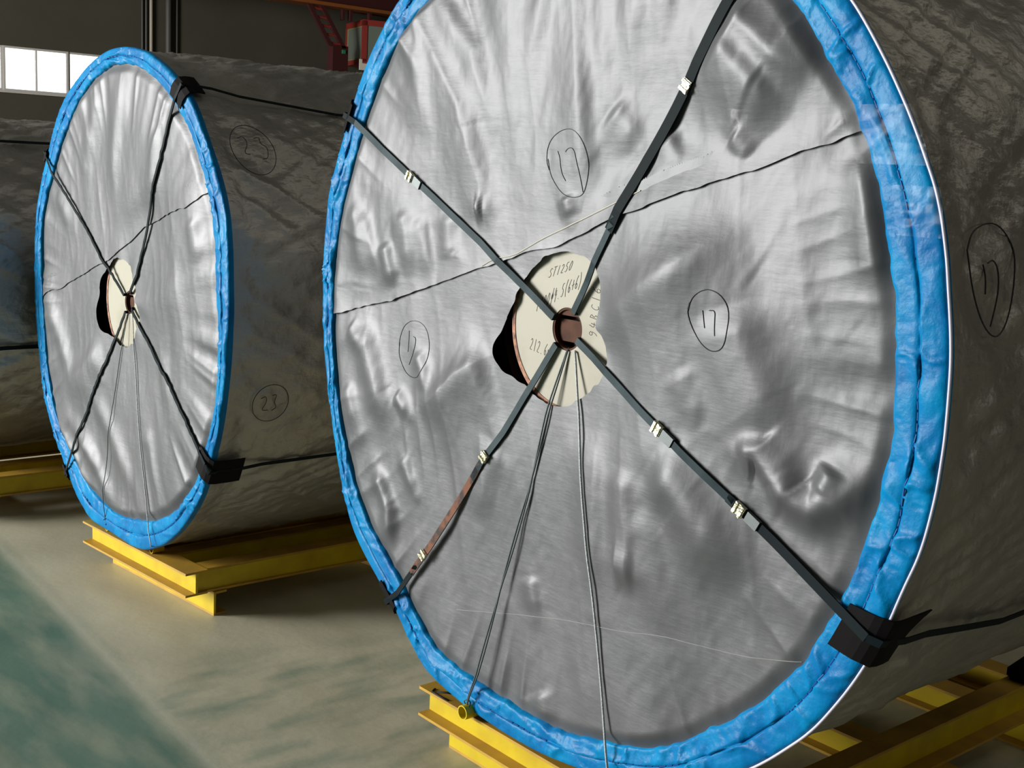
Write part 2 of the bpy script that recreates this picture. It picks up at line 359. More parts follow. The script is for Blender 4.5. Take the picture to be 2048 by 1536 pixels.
def crease(x, z, pts, amp, wb, wd):
    """one fold along a polyline: bright flank (up / left) of width wb, dark flank (down / right) of width wd"""
    best = np.full(x.shape, 1e9); sd = np.zeros(x.shape); tt = np.zeros(x.shape)
    P = np.array(pts, float); seg = np.diff(P, axis=0); ln = np.hypot(seg[:, 0], seg[:, 1]); cum = np.r_[0, np.cumsum(ln)]; tot = cum[-1]
    for i in range(len(seg)):
        ax, az = P[i]; dx, dz = seg[i]
        t = np.clip(((x - ax) * dx + (z - az) * dz) / (ln[i] ** 2), 0, 1)
        qx = x - ax - t * dx; qz = z - az - t * dz; d = np.hypot(qx, qz)
        k = d < best; best = np.where(k, d, best); sd = np.where(k, qx * 0.85 - qz * 0.53, sd); tt = np.where(k, (cum[i] + t * ln[i]) / tot, tt)
    w = wb + (wd - wb) * sstep(-0.01, 0.01, sd)
    u = best / w
    prof = np.exp(-(np.sqrt(u * u + 0.06) - 0.245) * 1.25) if amp > 0.033 and wd < .3 else np.exp(-0.95 * u * u)
    taper = sstep(0, 0.22, tt) * 0.75 + 0.25; taper = taper * (1 - 0.85 * sstep(0.6, 1, tt)) if len(pts) > 2 else taper * (1 - 0.6 * sstep(0.6, 1, tt))
    return amp * prof * taper

CRR = [([(-0.80, 2.46), (-0.715, 2.338), (-0.428, 2.013), (-0.33, 1.80), (-0.25, 1.60)], 0.024, 0.14, 0.055), ([(-0.86, 2.33), (-0.769, 2.25), (-0.644, 2.13), (-0.603, 1.968), (-0.60, 1.87)], 0.015, 0.09, 0.05),
([(-0.70, 2.45), (-0.578, 2.329), (-0.381, 2.158), (-0.297, 1.992), (-0.277, 1.82)], 0.017, 0.09, 0.05), ([(-0.07, 2.62), (-0.094, 2.298), (-0.124, 2.178), (-0.139, 2.02)], 0.013, 0.08, 0.045),
([(-0.01, 2.62), (0.022, 2.29), (0.053, 2.113), (0.087, 1.909), (0.091, 1.74)], 0.016, 0.11, 0.045), ([(0.26, 2.6), (0.247, 2.275), (0.237, 2.205), (0.256, 2.05)], 0.012, 0.08, 0.045), ([(0.19, 2.02), (0.285, 1.92)], 0.010, 0.06, 0.04), ([(0.14, 2.62), (0.135, 2.3), (0.15, 2.1), (0.17, 1.95)], 0.009, 0.07, 0.04), ([(-0.22, 2.5), (-0.23, 2.25), (-0.20, 2.0), (-0.19, 1.8)], 0.010, 0.08, 0.05), ([(0.36, 2.5), (0.35, 2.3), (0.33, 2.15)], 0.010, 0.07, 0.045),
([(0.507, 2.176), (0.582, 2.098), (0.648, 2.04), (0.722, 1.97)], 0.025, 0.1, 0.05), ([(0.555, 2.255), (0.597, 2.207), (0.69, 2.134), (0.807, 2.073)], 0.028, 0.08, 0.06),
([(0.578, 1.955), (0.644, 1.9)], 0.01, 0.04, 0.03), ([(0.367, 1.952), (0.412, 1.893), (0.421, 1.852)], 0.012, 0.05, 0.03),
([(-0.99, 1.72), (-0.93, 1.60), (-0.90, 1.46)], 0.012, 0.06, 0.04), ([(-0.70, 1.72), (-0.66, 1.60), (-0.64, 1.50)], 0.012, 0.06, 0.04), ([(-0.47, 1.72), (-0.46, 1.60), (-0.44, 1.55)], 0.009, 0.05, 0.035), ([(-0.335, 1.735), (-0.30, 1.735)], 0.014, 0.03, 0.03), ([(0.04, 1.79), (0.06, 1.73)], 0.012, 0.03, 0.03), ([(-0.784, 1.609), (-0.752, 1.532), (-0.728, 1.455)], 0.014, 0.05, 0.03), ([(-0.931, 1.694), (-0.852, 1.571), (-0.818, 1.478)], 0.01, 0.05, 0.03),
([(-0.621, 1.697), (-0.578, 1.594), (-0.556, 1.505)], 0.008, 0.04, 0.03), ([(-0.422, 1.607), (-0.394, 1.551)], 0.006, 0.03, 0.025),
([(0.173, 1.459), (0.325, 1.557), (0.497, 1.66), (0.651, 1.765)], 0.034, 0.1, 0.13), ([(0.945, 1.935), (0.985, 1.826), (0.995, 1.702), (0.985, 1.616)], 0.020, 0.07, 0.04),
([(0.635, 1.58), (0.681, 1.46), (0.738, 1.358), (0.82, 1.256)], 0.02, 0.12, 0.07), ([(0.485, 1.4), (0.575, 1.265)], 0.007, 0.05, 0.04),
([(0.679, 1.23), (0.744, 1.246), (0.799, 1.194), (0.833, 1.137)], 0.022, 0.03, 0.05), ([(0.816, 1.227), (0.837, 1.167), (0.9, 1.143), (0.961, 1.18), (1.038, 1.275)], 0.026, 0.05, 0.04),
([(0.936, 1.251), (0.915, 1.186)], 0.016, 0.03, 0.03), ([(0.419, 1.167), (0.546, 1.087), (0.631, 1.002), (0.743, 0.915)], 0.026, 0.08, 0.07),
([(0.303, 0.857), (0.393, 0.856)], 0.014, 0.05, 0.04), ([(0.193, 1.198), (0.211, 0.998), (0.235, 0.698)], 0.012, 0.07, 0.04), ([(0.318, 1.123), (0.356, 0.836)], 0.01, 0.06, 0.04),
([(-0.248, 1.316), (-0.384, 1.241), (-0.477, 1.161), (-0.601, 1.079)], 0.034, 0.07, 0.15), ([(-0.911, 1.336), (-0.854, 1.208), (-0.801, 1.104), (-0.706, 1.023)], 0.022, 0.07, 0.05),
([(-0.715, 1.128), (-0.632, 1.071)], 0.012, 0.03, 0.03), ([(-0.614, 1.28), (-0.571, 1.228), (-0.558, 1.147)], 0.01, 0.03, 0.03), ([(-0.987, 1.312), (-0.912, 1.253)], 0.009, 0.04, 0.03),
([(-0.816, 0.866), (-0.722, 0.741), (-0.722, 0.592)], 0.018, 0.04, 0.03), ([(-0.678, 0.932), (-0.589, 0.822)], 0.009, 0.03, 0.025), ([(-1.005, 1.12), (-0.92, 0.964)], 0.009, 0.05, 0.03),
([(0.393, 1.042), (0.466, 0.825), (0.531, 0.687)], 0.01, 0.06, 0.05), ([(-0.045, 0.714), (-0.003, 0.607)], 0.008, 0.04, 0.03), ([(0.026, 0.391), (0.076, 0.305)], 0.01, 0.05, 0.04),
([(-0.207, 1.076), (-0.254, 0.945), (-0.279, 0.801)], 0.012, 0.06, 0.06)]
CRL = [([(-2.392, 2.157), (-2.468, 1.842), (-2.511, 1.598)], 0.014, 0.08, 0.05), ([(-2.644, 2.083), (-2.783, 1.772)], 0.012, 0.06, 0.05), ([(-2.047, 1.945), (-2.126, 1.659)], 0.01, 0.05, 0.04),
([(-1.77, 1.623), (-1.707, 1.445)], 0.011, 0.05, 0.04), ([(-2.982, 0.622), (-2.751, 0.53), (-2.56, 0.392), (-2.403, 0.32)], 0.018, 0.05, 0.04), ([(-3.106, 0.55), (-2.869, 0.389), (-2.698, 0.314)], 0.016, 0.05, 0.04),
([(-2.746, 0.801), (-2.478, 0.631), (-2.252, 0.402)], 0.014, 0.06, 0.05), ([(-2.606, 1.02), (-2.801, 0.881), (-3.038, 0.751)], 0.022, 0.06, 0.1), ([(-3.243, 1.14), (-3.034, 0.89), (-2.978, 0.761)], 0.012, 0.06, 0.05),
([(-2.299, 1.167), (-2.043, 1.278), (-1.787, 1.382)], 0.014, 0.08, 0.1), ([(-2.042, 1.081), (-1.95, 0.839)], 0.008, 0.05, 0.04), ([(-2.179, 0.754), (-2.038, 0.475)], 0.01, 0.05, 0.04), ([(-3.133, 1.65), (-2.959, 1.506)], 0.01, 0.05, 0.05)]
# outline tables: radius about the hub every 5 degrees from -180 (rim, inner edge of the blue band), opening in the sheet
RO_R = [1.209, 1.206, 1.207, 1.211, 1.217, 1.229, 1.244, 1.263, 1.275, 1.266, 1.251, 1.249, 1.27, 1.283, 1.272, 1.253, 1.238, 1.229, 1.223, 1.217, 1.214, 1.213, 1.213, 1.213, 1.213, 1.212, 1.209, 1.204, 1.198, 1.189, 1.179, 1.17, 1.163, 1.159, 1.153, 1.147, 1.143, 1.14, 1.138, 1.138, 1.141, 1.14, 1.138, 1.138, 1.141, 1.147, 1.152, 1.157, 1.162, 1.168, 1.172, 1.177, 1.182, 1.186, 1.191, 1.195, 1.199, 1.203, 1.206, 1.209, 1.212, 1.215, 1.217, 1.217, 1.219, 1.219, 1.212, 1.21, 1.215, 1.221, 1.22, 1.214]
RI_R = [1.138, 1.141, 1.148, 1.154, 1.161, 1.168, 1.173, 1.178, 1.178, 1.169, 1.156, 1.157, 1.174, 1.186, 1.174, 1.154, 1.14, 1.132, 1.128, 1.123, 1.118, 1.116, 1.117, 1.116, 1.107, 1.095, 1.09, 1.085, 1.079, 1.071, 1.062, 1.052, 1.044, 1.04, 1.034, 1.029, 1.022, 1.018, 1.017, 1.016, 1.021, 1.027, 1.031, 1.033, 1.036, 1.044, 1.054, 1.06, 1.064, 1.068, 1.071, 1.074, 1.078, 1.082, 1.086, 1.089, 1.093, 1.096, 1.099, 1.103, 1.106, 1.11, 1.116, 1.122, 1.124, 1.121, 1.116, 1.114, 1.116, 1.124, 1.131, 1.136]
RO_L = [1.04, 1.043, 1.045, 1.052, 1.061, 1.073, 1.083, 1.09, 1.09, 1.086, 1.079, 1.084, 1.095, 1.093, 1.087, 1.058, 1.038, 1.026, 1.022, 1.026, 1.025, 1.016, 1.007, 0.998, 0.989, 0.979, 0.969, 0.96, 0.948, 0.935, 0.922, 0.912, 0.905, 0.9, 0.898, 0.897, 0.901, 0.907, 0.915, 0.927, 0.944, 0.96, 0.967, 0.969, 0.972, 0.979, 0.991, 1.0, 1.001, 1.001, 1.004, 1.008, 1.011, 1.014, 1.018, 1.021, 1.022, 1.023, 1.023, 1.024, 1.03, 1.038, 1.042, 1.041, 1.034, 1.028, 1.033, 1.039, 1.042, 1.044, 1.042, 1.038]
RI_L = [0.946, 0.945, 0.946, 0.953, 0.969, 0.984, 0.995, 1.002, 0.999, 0.987, 0.97, 0.96, 0.959, 0.958, 0.952, 0.944, 0.936, 0.927, 0.916, 0.908, 0.902, 0.899, 0.898, 0.898, 0.898, 0.897, 0.895, 0.89, 0.882, 0.871, 0.861, 0.854, 0.847, 0.837, 0.828, 0.824, 0.82, 0.811, 0.808, 0.82, 0.838, 0.856, 0.871, 0.88, 0.889, 0.898, 0.906, 0.913, 0.92, 0.926, 0.932, 0.935, 0.94, 0.945, 0.948, 0.95, 0.949, 0.948, 0.946, 0.944, 0.94, 0.935, 0.93, 0.926, 0.926, 0.928, 0.936, 0.948, 0.958, 0.961, 0.954, 0.946]
OP_R = [0.236, 0.265, 0.308, 0.29, 0.256, 0.231, 0.226, 0.225, 0.216, 0.212, 0.207, 0.2, 0.196, 0.195, 0.196, 0.197, 0.192, 0.176, 0.156, 0.138, 0.148, 0.168, 0.190, 0.207, 0.213, 0.213, 0.210, 0.207, 0.205, 0.204, 0.203, 0.203, 0.203, 0.204, 0.207, 0.214]
OP_L = [0.27, 0.309, 0.288, 0.221, 0.201, 0.191, 0.184, 0.174, 0.159, 0.146, 0.139, 0.127, 0.104, 0.089, 0.101, 0.115, 0.129, 0.151, 0.168, 0.183, 0.201, 0.208, 0.227, 0.258]
LAP_R = [(-1.25, 1.29), (-1.125, 1.323), (-0.958, 1.372), (-0.731, 1.428), (-0.575, 1.48), (-0.464, 1.514), (-0.291, 1.568), (-0.12, 1.621), (0.014, 1.661), (0.22, 1.737), (0.37, 1.789), (0.51, 1.832), (0.625, 1.871), (0.759, 1.914), (0.835, 1.937), (0.907, 1.967), (1.2, 2.06)]
LAP_L = [(-3.6, 1.06), (-3.214, 1.185), (-3.045, 1.23), (-2.665, 1.354), (-2.561, 1.38), (-2.213, 1.55), (-1.951, 1.613), (-1.804, 1.65), (-1.696, 1.699), (-1.3, 1.84)]

def tab(t, ang):
    t = np.array(t); n = len(t); x = (np.degrees(ang) + 180) % 360 / (360 / n); i = np.floor(x).astype(int); f = x - i
    p0, p1, p2, p3 = t[(i - 1) % n], t[i % n], t[(i + 1) % n], t[(i + 2) % n]
    return p1 + .5 * f * (p2 - p0 + f * (2 * p0 - 5 * p1 + 4 * p2 - p3 + f * (3 * (p1 - p2) + p3 - p0)))
def smooth_tab(t, s):
    n = len(t); k = np.exp(-.5 * ((np.arange(n) - n // 2) * (360 / n) / s) ** 2); k /= k.sum()
    T = np.array(t); return np.array([sum(T[(i + j - n // 2) % n] * k[j] for j in range(n)) for i in range(n)])

class Roll:
    def __init__(s, hub, yf, ro, ri, op, lap, creases, seed, length, amp=1.0):
        s.hub, s.yf, s.ro, s.ri, s.op, s.lap, s.cr, s.seed, s.len, s.amp = hub, yf, ro, ri, op, lap, creases, seed, length, amp; s.rs = smooth_tab(ro, 9.0); s.lift = 1.0
    def lapz(s, x):
        lx, lz = np.array(s.lap).T
        return np.interp(x, lx, lz) + 0.006 * vnoise(x * 9, x * 0, s.seed + 5) + 0.002 * vnoise(x * 40, x * 0, s.seed + 6)
    def height(s, x, z, upper):
        """how far the sheet stands forward of the face plane"""
        hx, hz = s.hub; dx = x - hx; dz = z - hz; r = np.hypot(dx, dz); a = np.arctan2(dz, dx)
        lx, lz = np.array(s.lap).T
        h = np.zeros_like(x)
        for pts, amp, wb, wd in s.cr:
            c = np.mean(pts, axis=0)
            if (c[1] > np.interp(c[0], lx, lz)) == upper: h = h + crease(x, z, pts, amp * s.amp, wb, wd)
        if not upper and s.amp > 1: h = h + .018 * sstep(.1, .4, x) * (1 - sstep(.4, 1.0, x)) * sstep(.7, 1.1, z) * (1 - sstep(1.5, 1.8, z))
        sd = s.seed + (50 if upper else 0)
        h = h + 0.012 * vnoise(x * 2.7 + 9, z * 1.7, sd) + 0.0026 * vnoise(x * 9, z * 2.2 + x * 2, sd + 1)
        h = h + 0.0018 * ridged(x * 13 + z * 3, z * 3.0, sd + 2) * (0.4 + 0.6 * vnoise(x * 2, z * 2, sd + 3) ** 2)
        h = h + 0.0006 * vnoise(x * 34 - z * 9, z * 17, sd + 4) + 0.0002 * vnoise(x * 70, z * 50, sd + 7)
        # pleats running in from the band, and a slow pull towards the hub
        ri = tab(s.ri, a); k = sstep(0.30, 0.0, ri - r)
        h = h + 0.006 * k * ridged(a * 13 + 3, r * 1.4, sd + 8)
        h = h + 0.006 * sstep(0.35, 0.12, r) * np.cos(a * 7 + sd)
        return (h + 0.010) * (0.45 + 0.55 * sstep(0.16, 0.46, r))
    def sheet_y(s, x, z, upper):
        x = np.asarray(x, float); z = np.asarray(z, float)
        hx, hz = s.hub; r = np.hypot(x - hx, z - hz); a = np.arctan2(z - hz, x - hx)
        h = s.height(x, z, upper) + 0.002
        edge = sstep(0.0, 0.05, tab(s.ri, a) + 0.012 - r); h = h * (0.25 + 0.75 * edge) - 0.003 * (1 - edge)
        h = np.maximum(h, -0.006)
        if upper:
            k = sstep(0.0, 0.16, z - s.lapz(x)); hl = s.height(x, z, False) + 0.002; hl = np.maximum(hl * (0.25 + 0.75 * edge), -0.006)
            h = h * k + (np.maximum(h, hl) if s.lift > .9 else hl) * (1 - k)
            h = h + 0.004 + 0.004 * s.lift * np.exp(-np.abs(z - s.lapz(x)) / 0.03)
        return s.yf - h

def build_sheet(R, name, upper, parent, nr, nt, label):
    a = np.linspace(-math.pi, math.pi, nt, endpoint=False)
    r0 = tab(R.op, a) + 0.004 * vnoise(a * 9, a * 0, R.seed + 20); r1 = tab(R.ri, a) + 0.022
    t = np.linspace(0, 1, nr)[:, None]
    r = r0 + (r1 - r0) * t
    x = R.hub[0] + r * np.cos(a); z = R.hub[1] + r * np.sin(a)
    lz = R.lapz(x)
    keep_v = (z > lz) if upper else (z < lz + 0.07)
    i, j = np.meshgrid(np.arange(nr - 1), np.arange(nt), indexing='ij'); j2 = (j + 1) % nt
    any_ = keep_v[i, j] | keep_v[i + 1, j] | keep_v[i, j2] | keep_v[i + 1, j2]
    if upper:
        n_ = keep_v[i, j].astype(int) + keep_v[i + 1, j] + keep_v[i, j2] + keep_v[i + 1, j2]
        z = np.where(~keep_v & (z > lz - 0.03), lz, z)
        any_ = n_ >= 1
    y = R.sheet_y(x, z, upper)
    idx = np.arange(nr * nt).reshape(nr, nt)
    f = np.stack([idx[i, j], idx[i, j2], idx[i + 1, j2], idx[i + 1, j]], -1)[any_]
    used = np.unique(f); remap = -np.ones(nr * nt, int); remap[used] = np.arange(len(used))
    v = np.stack([x.ravel(), y.ravel(), z.ravel()], 1)[used]
    return mesh_obj(name, v, remap[f].tolist(), 'silver', parent, True, label)

def build_band(R, parent, nt, label, piping=True):
    a = np.linspace(-math.pi, math.pi, nt, endpoint=False)
    ro = tab(R.ro, a); ri = tab(R.ri, a)
    prof = [(-.02, .004), (0, -.003), (.025, -.012), (.07, -.015), (.14, -.016), (.22, -.0165), (.30, -.017), (.38, -.017), (.45, -.0165), (.485, -.014), (.50, -.0105), (.515, -.015),
            (.56, -.0175), (.64, -.018), (.72, -.018), (.80, -.0175), (.88, -.0165), (.94, -.0155), (.98, -.0125), (1.003, -.007), (1.006, .006)]
    rows = []
    for k, (t, dy) in enumerate(prof):
        amp = max(0, min(1, t * 6)) * max(0, min(1, (1.0 - t) * 7))
        sd = R.seed + 70; half = 0 if t < .5 else 30
        warp = a * R.ro[0] * 14 + 1.1 * vnoise(a * 5, a * 0 + t * 1.5, sd + 9) + (t - .5) * 2.2 * vnoise(a * 8, a * 0, sd + half + 8)
        soft = vnoise(warp * .45, a * 0 + t * 1.6, sd + half)
        fold = np.maximum(0, ridged(warp, a * 0 + t * 1.1, sd + half + 1)) ** 3
        tuck = np.maximum(0, ridged(warp * 2.3, a * 0 + t * 2.4, sd + half + 2)) ** 4 * (0.3 + 1.4 * abs(t - .5))
        mod = 0.5 + 0.6 * sstep(-0.4, 0.5, vnoise(a * 3, a * 0 + 4, sd + 3))
        y = R.yf + dy - amp * mod * (0.004 * soft + 0.010 * fold - 0.008 * tuck)
        rr = ri + (ro - ri) * t + 0.004 * vnoise(a * 11, a * 0 + t, sd + 4) * (1 if t < .9 else .4) + (0.003 * vnoise(a * 40, a * 0, sd + 6) if t < .1 else 0)
        z = np.maximum(R.hub[1] + rr * np.sin(a), 0.2035)
        rows.append(np.stack([R.hub[0] + rr * np.cos(a), y, z], 1))
    nr = len(rows); v = np.concatenate(rows); idx = np.arange(nr * nt).reshape(nr, nt)
    j2 = (np.arange(nt) + 1) % nt
    f = np.concatenate([np.stack([idx[k], idx[k][j2], idx[k + 1][j2], idx[k + 1]], 1) for k in range(nr - 1)])
    band = mesh_obj('edge_band', v, f.tolist(), 'blue', parent, True, label)
    # stitches along the middle crease of the band
    st = MB(); srow = rows[10]; step = 4
    for q in range(0, nt, step):
        if vnoise(np.array([q * .05]), np.array([1.]), R.seed + 90)[0] < -.35: continue
        p0 = srow[q] - (0, .0035, 0); p1 = srow[(q + 3) % nt] - (0, .0035, 0)
        st.tube([p0, p1], .0022, 5)
    o = st.build('stitching', 'blue_dark', band); o['kind'] = 'stuff'
    if piping:
        c_ = np.array([R.hub[0], 0, R.hub[1]]); q_ = rows[-2] + (rows[-2] - c_) * np.array([.0022, 0, .0022]) + np.array([0, -.003, 0]); q_[:, 2] = np.maximum(q_[:, 2], .2075)
        pts = [tuple(q) for q, an in zip(q_[::3], a[::3]) if -1.25 < an < 1.45]
        MB().tube(pts, .0034, 8, True).build('edge_piping', 'edging', band, True, 'thin white piping')
    return band

def build_wrap(R, parent, nt, label, lo=0.5):
    a = np.linspace(-math.pi, math.pi, nt, endpoint=False)
    ro = tab(R.ro, a); rs = tab(R.rs, a)
    ys = np.r_[0.002, 0.012, np.linspace(0.045, R.len, 110)]
    rows = []
    for y in ys:
        k = sstep(0.05, 0.30, y); rr = ro * (1 - k) + rs * k - 0.004
        sd = R.seed + 120; e = sstep(0.02, 0.10, y)
        n = 0.008 * vnoise(a * 5 + y * 3, a * 0 + y * 2.3, sd) + 0.009 * ridged(a * 8 + y * 5, a * 0 + y * 1.6, sd + 1) + 0.006 * ridged(a * 19 - y * 9, a * 0 + y * 4, sd + 2) + 0.003 * ridged(a * 38 + y * 20, a * 0 + y * 9, sd + 3)
        rr = rr + e * (n - 0.013)
        rows.append(np.stack([R.hub[0] + rr * np.cos(a), a * 0 + R.yf + y, np.maximum(R.hub[1] + rr * np.sin(a), .2025)], 1))
    c = np.array([[R.hub[0], R.yf + R.len, R.hub[1]]])
    nr = len(rows); v = np.concatenate(rows + [c]); idx = np.arange(nr * nt).reshape(nr, nt); j2 = (np.arange(nt) + 1) % nt
    f = np.concatenate([np.stack([idx[k], idx[k][j2], idx[k + 1][j2], idx[k + 1]], 1) for k in range(nr - 1)]).tolist()
    f += [(int(idx[-1][q]), int(idx[-1][j2[q]]), nr * nt) for q in range(nt)]
    R.wrap_rows = (a, ro, rs)
    return mesh_obj('side_wrap', v, f, 'wrap', parent, True, label)

def side_point(R, c, ang, y, lift=0.0):
    """point on the side wrap: direction ang (degrees) seen from c, depth y behind the face"""
    th = math.radians(ang); d = Vector((math.cos(th), math.sin(th)))
    lo, hi = 0.3, 1.6
    for _ in range(30):
        mid = (lo + hi) / 2; px, pz = c[0] + d.x * mid - R.hub[0], c[1] + d.y * mid - R.hub[1]
        aa = np.array([math.atan2(pz, px)]); k = float(sstep(0.05, 0.30, np.array([y]))[0])
        rr = float(tab(R.ro, aa)[0]) * (1 - k) + float(tab(R.rs, aa)[0]) * k
        if math.hypot(px, pz) < rr: lo = mid
        else: hi = mid
    return Vector((c[0] + d.x * (lo + lift), R.yf + y, c[1] + d.y * (lo + lift)))

def ribbon(mb, pts, wdt, thick, side):
    """flat strap: pts centre line, side(i) = width direction, thickness outwards by cross product"""
    pts = [Vector(p) for p in pts]; v = []; n = len(pts)
    for i, p in enumerate(pts):
        d = (pts[min(i + 1, n - 1)] - pts[max(i - 1, 0)]).normalized(); s_ = side(i) if callable(side) else Vector(side)
        s_ = (s_ - d * s_.dot(d)).normalized(); u = d.cross(s_).normalized()
        w_ = wdt(i) if callable(wdt) else wdt
        v += [p + s_ * w_ / 2 + u * thick / 2, p - s_ * w_ / 2 + u * thick / 2, p - s_ * w_ / 2 - u * thick / 2, p + s_ * w_ / 2 - u * thick / 2]
    f = [(3, 2, 1, 0), (4 * n - 4, 4 * n - 3, 4 * n - 2, 4 * n - 1)]
    for i in range(n - 1):
        for k in range(4): f.append((i * 4 + k, i * 4 + (k + 1) % 4, i * 4 + 4 + (k + 1) % 4, i * 4 + 4 + k))
    return mb.add(v, f)

def lerp_path(pts, step=0.04):
    out = []
    for p, q in zip(pts[:-1], pts[1:]):
        p, q = Vector(p), Vector(q); n = max(1, int((q - p).length / step))
        out += [p.lerp(q, k / n) for k in range(n)]
    return out + [Vector(pts[-1])]

def hug_sheet(R, pts, gap):
    """push the points of a taut line forward wherever the sheet would poke through it"""
    xs = np.array([q.x for q in pts]); zs = np.array([q.z for q in pts])
    up = zs > R.lapz(xs); ys = np.where(up, R.sheet_y(xs, zs, True), R.sheet_y(xs, zs, False))
    rr = np.hypot(xs - R.hub[0], zs - R.hub[1]); an = np.arctan2(zs - R.hub[1], xs - R.hub[0])
    ys = np.where(rr < np.interp(np.degrees(an) % 360, np.arange(0, 361, 5), tab(R.op, np.radians(np.arange(0, 361, 5)))), R.yf + .006, ys)
    ys = np.where(rr > tab(R.ri, an) - .005, R.yf - .024, ys) - gap
    y = np.minimum([q.y for q in pts], ys)
    for _ in range(8): y = np.minimum(y, np.r_[y[0], (y[:-2] + y[2:]) / 2, y[-1]])     # taut, so no hollows
    for q, v in zip(pts, y): q.y = float(v)

def strap(R, c, parent, path, ang0, ang1, width, label, mats=None, clips=(), seals=(), rough=0.0):
    """path: (x, z) from hub to rim, carried on along the side wrap"""
    yh, yr = R.yf - 0.003, R.yf - 0.034
    tot = sum(math.dist(p, q) for p, q in zip(path[:-1], path[1:])); run = 0; P = []
    for k, p in enumerate(path):
        if k: run += math.dist(path[k - 1], p)
        P.append(Vector((p[0], yh + (yr - yh) * run / tot, p[1])))
    fine = lerp_path(P, .02); hug_sheet(R, fine, .006)
    if rough:
        fine = [q + Vector((random.uniform(-1, 1), 0, random.uniform(-1, 1))) * rough for q in fine]
    fine = [Vector((fine[0].x, R.yf + .03, fine[0].z))] + fine
    def nearest(pos): return min(lerp_path(fine, .004), key=lambda q: (q.x - pos[0]) ** 2 + (q.z - pos[1]) ** 2)
    segs = mats or [(0, 1, 'steel_strap', width)]
    root = None
    for k, (t0, t1, mt, wd) in enumerate(segs):
        i0, i1 = int(t0 * (len(fine) - 1)), int(math.ceil(t1 * (len(fine) - 1)))
        o = ribbon(MB(), fine[i0:i1 + 1], wd, .004, lambda i: Vector((0, 0, 1)) if False else Vector((P[-1].z - P[0].z, 0, -(P[-1].x - P[0].x)))).build('strap' if root is None else 'strap_length', mt, root or parent, False, label if root is None else None)
        root = root or o
    # over the rim and along the side
    e = P[-1]; sp = [e] + [side_point(R, c, ang0 + (ang1 - ang0) * min(1, y / .6), y, .016 if y < .1 else .006) for y in (-.024, .03, .09, .2, .4, .6, .9, 1.2, R.len - .02)]
    th = math.radians(ang0); tang = Vector((-math.sin(th), 0, math.cos(th)))
    ribbon(MB(), sp, width * .9, .003, tang).build('side_run', 'steel_dark', root)
    d = (P[-1] - P[0]); ang = math.atan2(d.z, d.x)
    def on(pos, ln, wd, th_, mt, nm):
        q = nearest(pos); pos = (q.x, q.z); y = q.y
        M = Matrix.Translation((pos[0], y, pos[1])) @ Matrix.Rotation(-ang, 4, 'Y')
        mb = MB().box(-ln / 2, ln / 2, -th_, .003, -wd / 2, wd / 2, M)
        if nm == 'clip':
            for sx_ in (-.3, .3): mb.box(ln * (sx_ - .12), ln * (sx_ + .12), -th_ - .004, -th_, -wd * .55, wd * .55, M)
        mb.build(nm, mt, root)
    for q in clips: on(q, .032, width * 1.25, .007, 'clip', 'clip')
    for q in seals: on(q, .040, width * 1.2, .006, 'seal', 'seal')
    return root

def corner_pad(R, c, parent, ang, width, inner, depth, label=None, tail=0.0, rot=0.0):
    """black pad folded over the rim under a strap"""
    th = math.radians(ang); er = Vector((math.cos(th), 0, math.sin(th))); et = Vector((-math.sin(th), 0, math.cos(th)))
    v = []; f = []; n = 9
    e0 = side_point(R, c, ang, .0, 0); R0 = (e0 - Vector((c[0], R.yf, c[1]))).length
    prof = [(-inner, -.0245), (-inner * .5, -.0255), (-.022, -.025), (-.004, -.020), (.010, -.008), (.014, .012), (.014, depth * .6), (.012, depth)]
    th_ = 0.004
    for j in range(n):
        s_ = (j / (n - 1) - .5) * width
        for lay in (0, 1):
            for (dr, y) in prof:
                skew = rot * (dr if dr < 0 else 0)
                a2 = ang + math.degrees((s_ + skew) / R0); q = side_point(R, c, a2, max(0, y), 0)
                rad = Vector((math.cos(math.radians(a2)), 0, math.sin(math.radians(a2))))
                yy = y + (tail * (j / (n - 1)) ** 3 if y >= depth * .99 else 0)
                p = Vector((q.x, R.yf + yy, q.z)) + rad * (dr + (lay * th_ if y > -.01 else 0)) - Vector((0, lay * th_ if y < 0 else 0, 0))
                v.append(p)
    m_ = len(prof); I = lambda j, l, k: (j * 2 + l) * m_ + k
    for j in range(n - 1):
        for k in range(m_ - 1):
            f.append((I(j, 1, k), I(j + 1, 1, k), I(j + 1, 1, k + 1), I(j, 1, k + 1))); f.append((I(j, 0, k), I(j, 0, k + 1), I(j + 1, 0, k + 1), I(j + 1, 0, k)))
        f.append((I(j, 0, 0), I(j + 1, 0, 0), I(j + 1, 1, 0), I(j, 1, 0))); f.append((I(j, 0, m_ - 1), I(j, 1, m_ - 1), I(j + 1, 1, m_ - 1), I(j + 1, 0, m_ - 1)))
    for k in range(m_ - 1):
        f.append((I(0, 0, k), I(0, 1, k), I(0, 1, k + 1), I(0, 0, k + 1))); f.append((I(n - 1, 0, k), I(n - 1, 0, k + 1), I(n - 1, 1, k + 1), I(n - 1, 1, k)))
    return mesh_obj('corner_pad', v, f, 'black', parent, False, label)

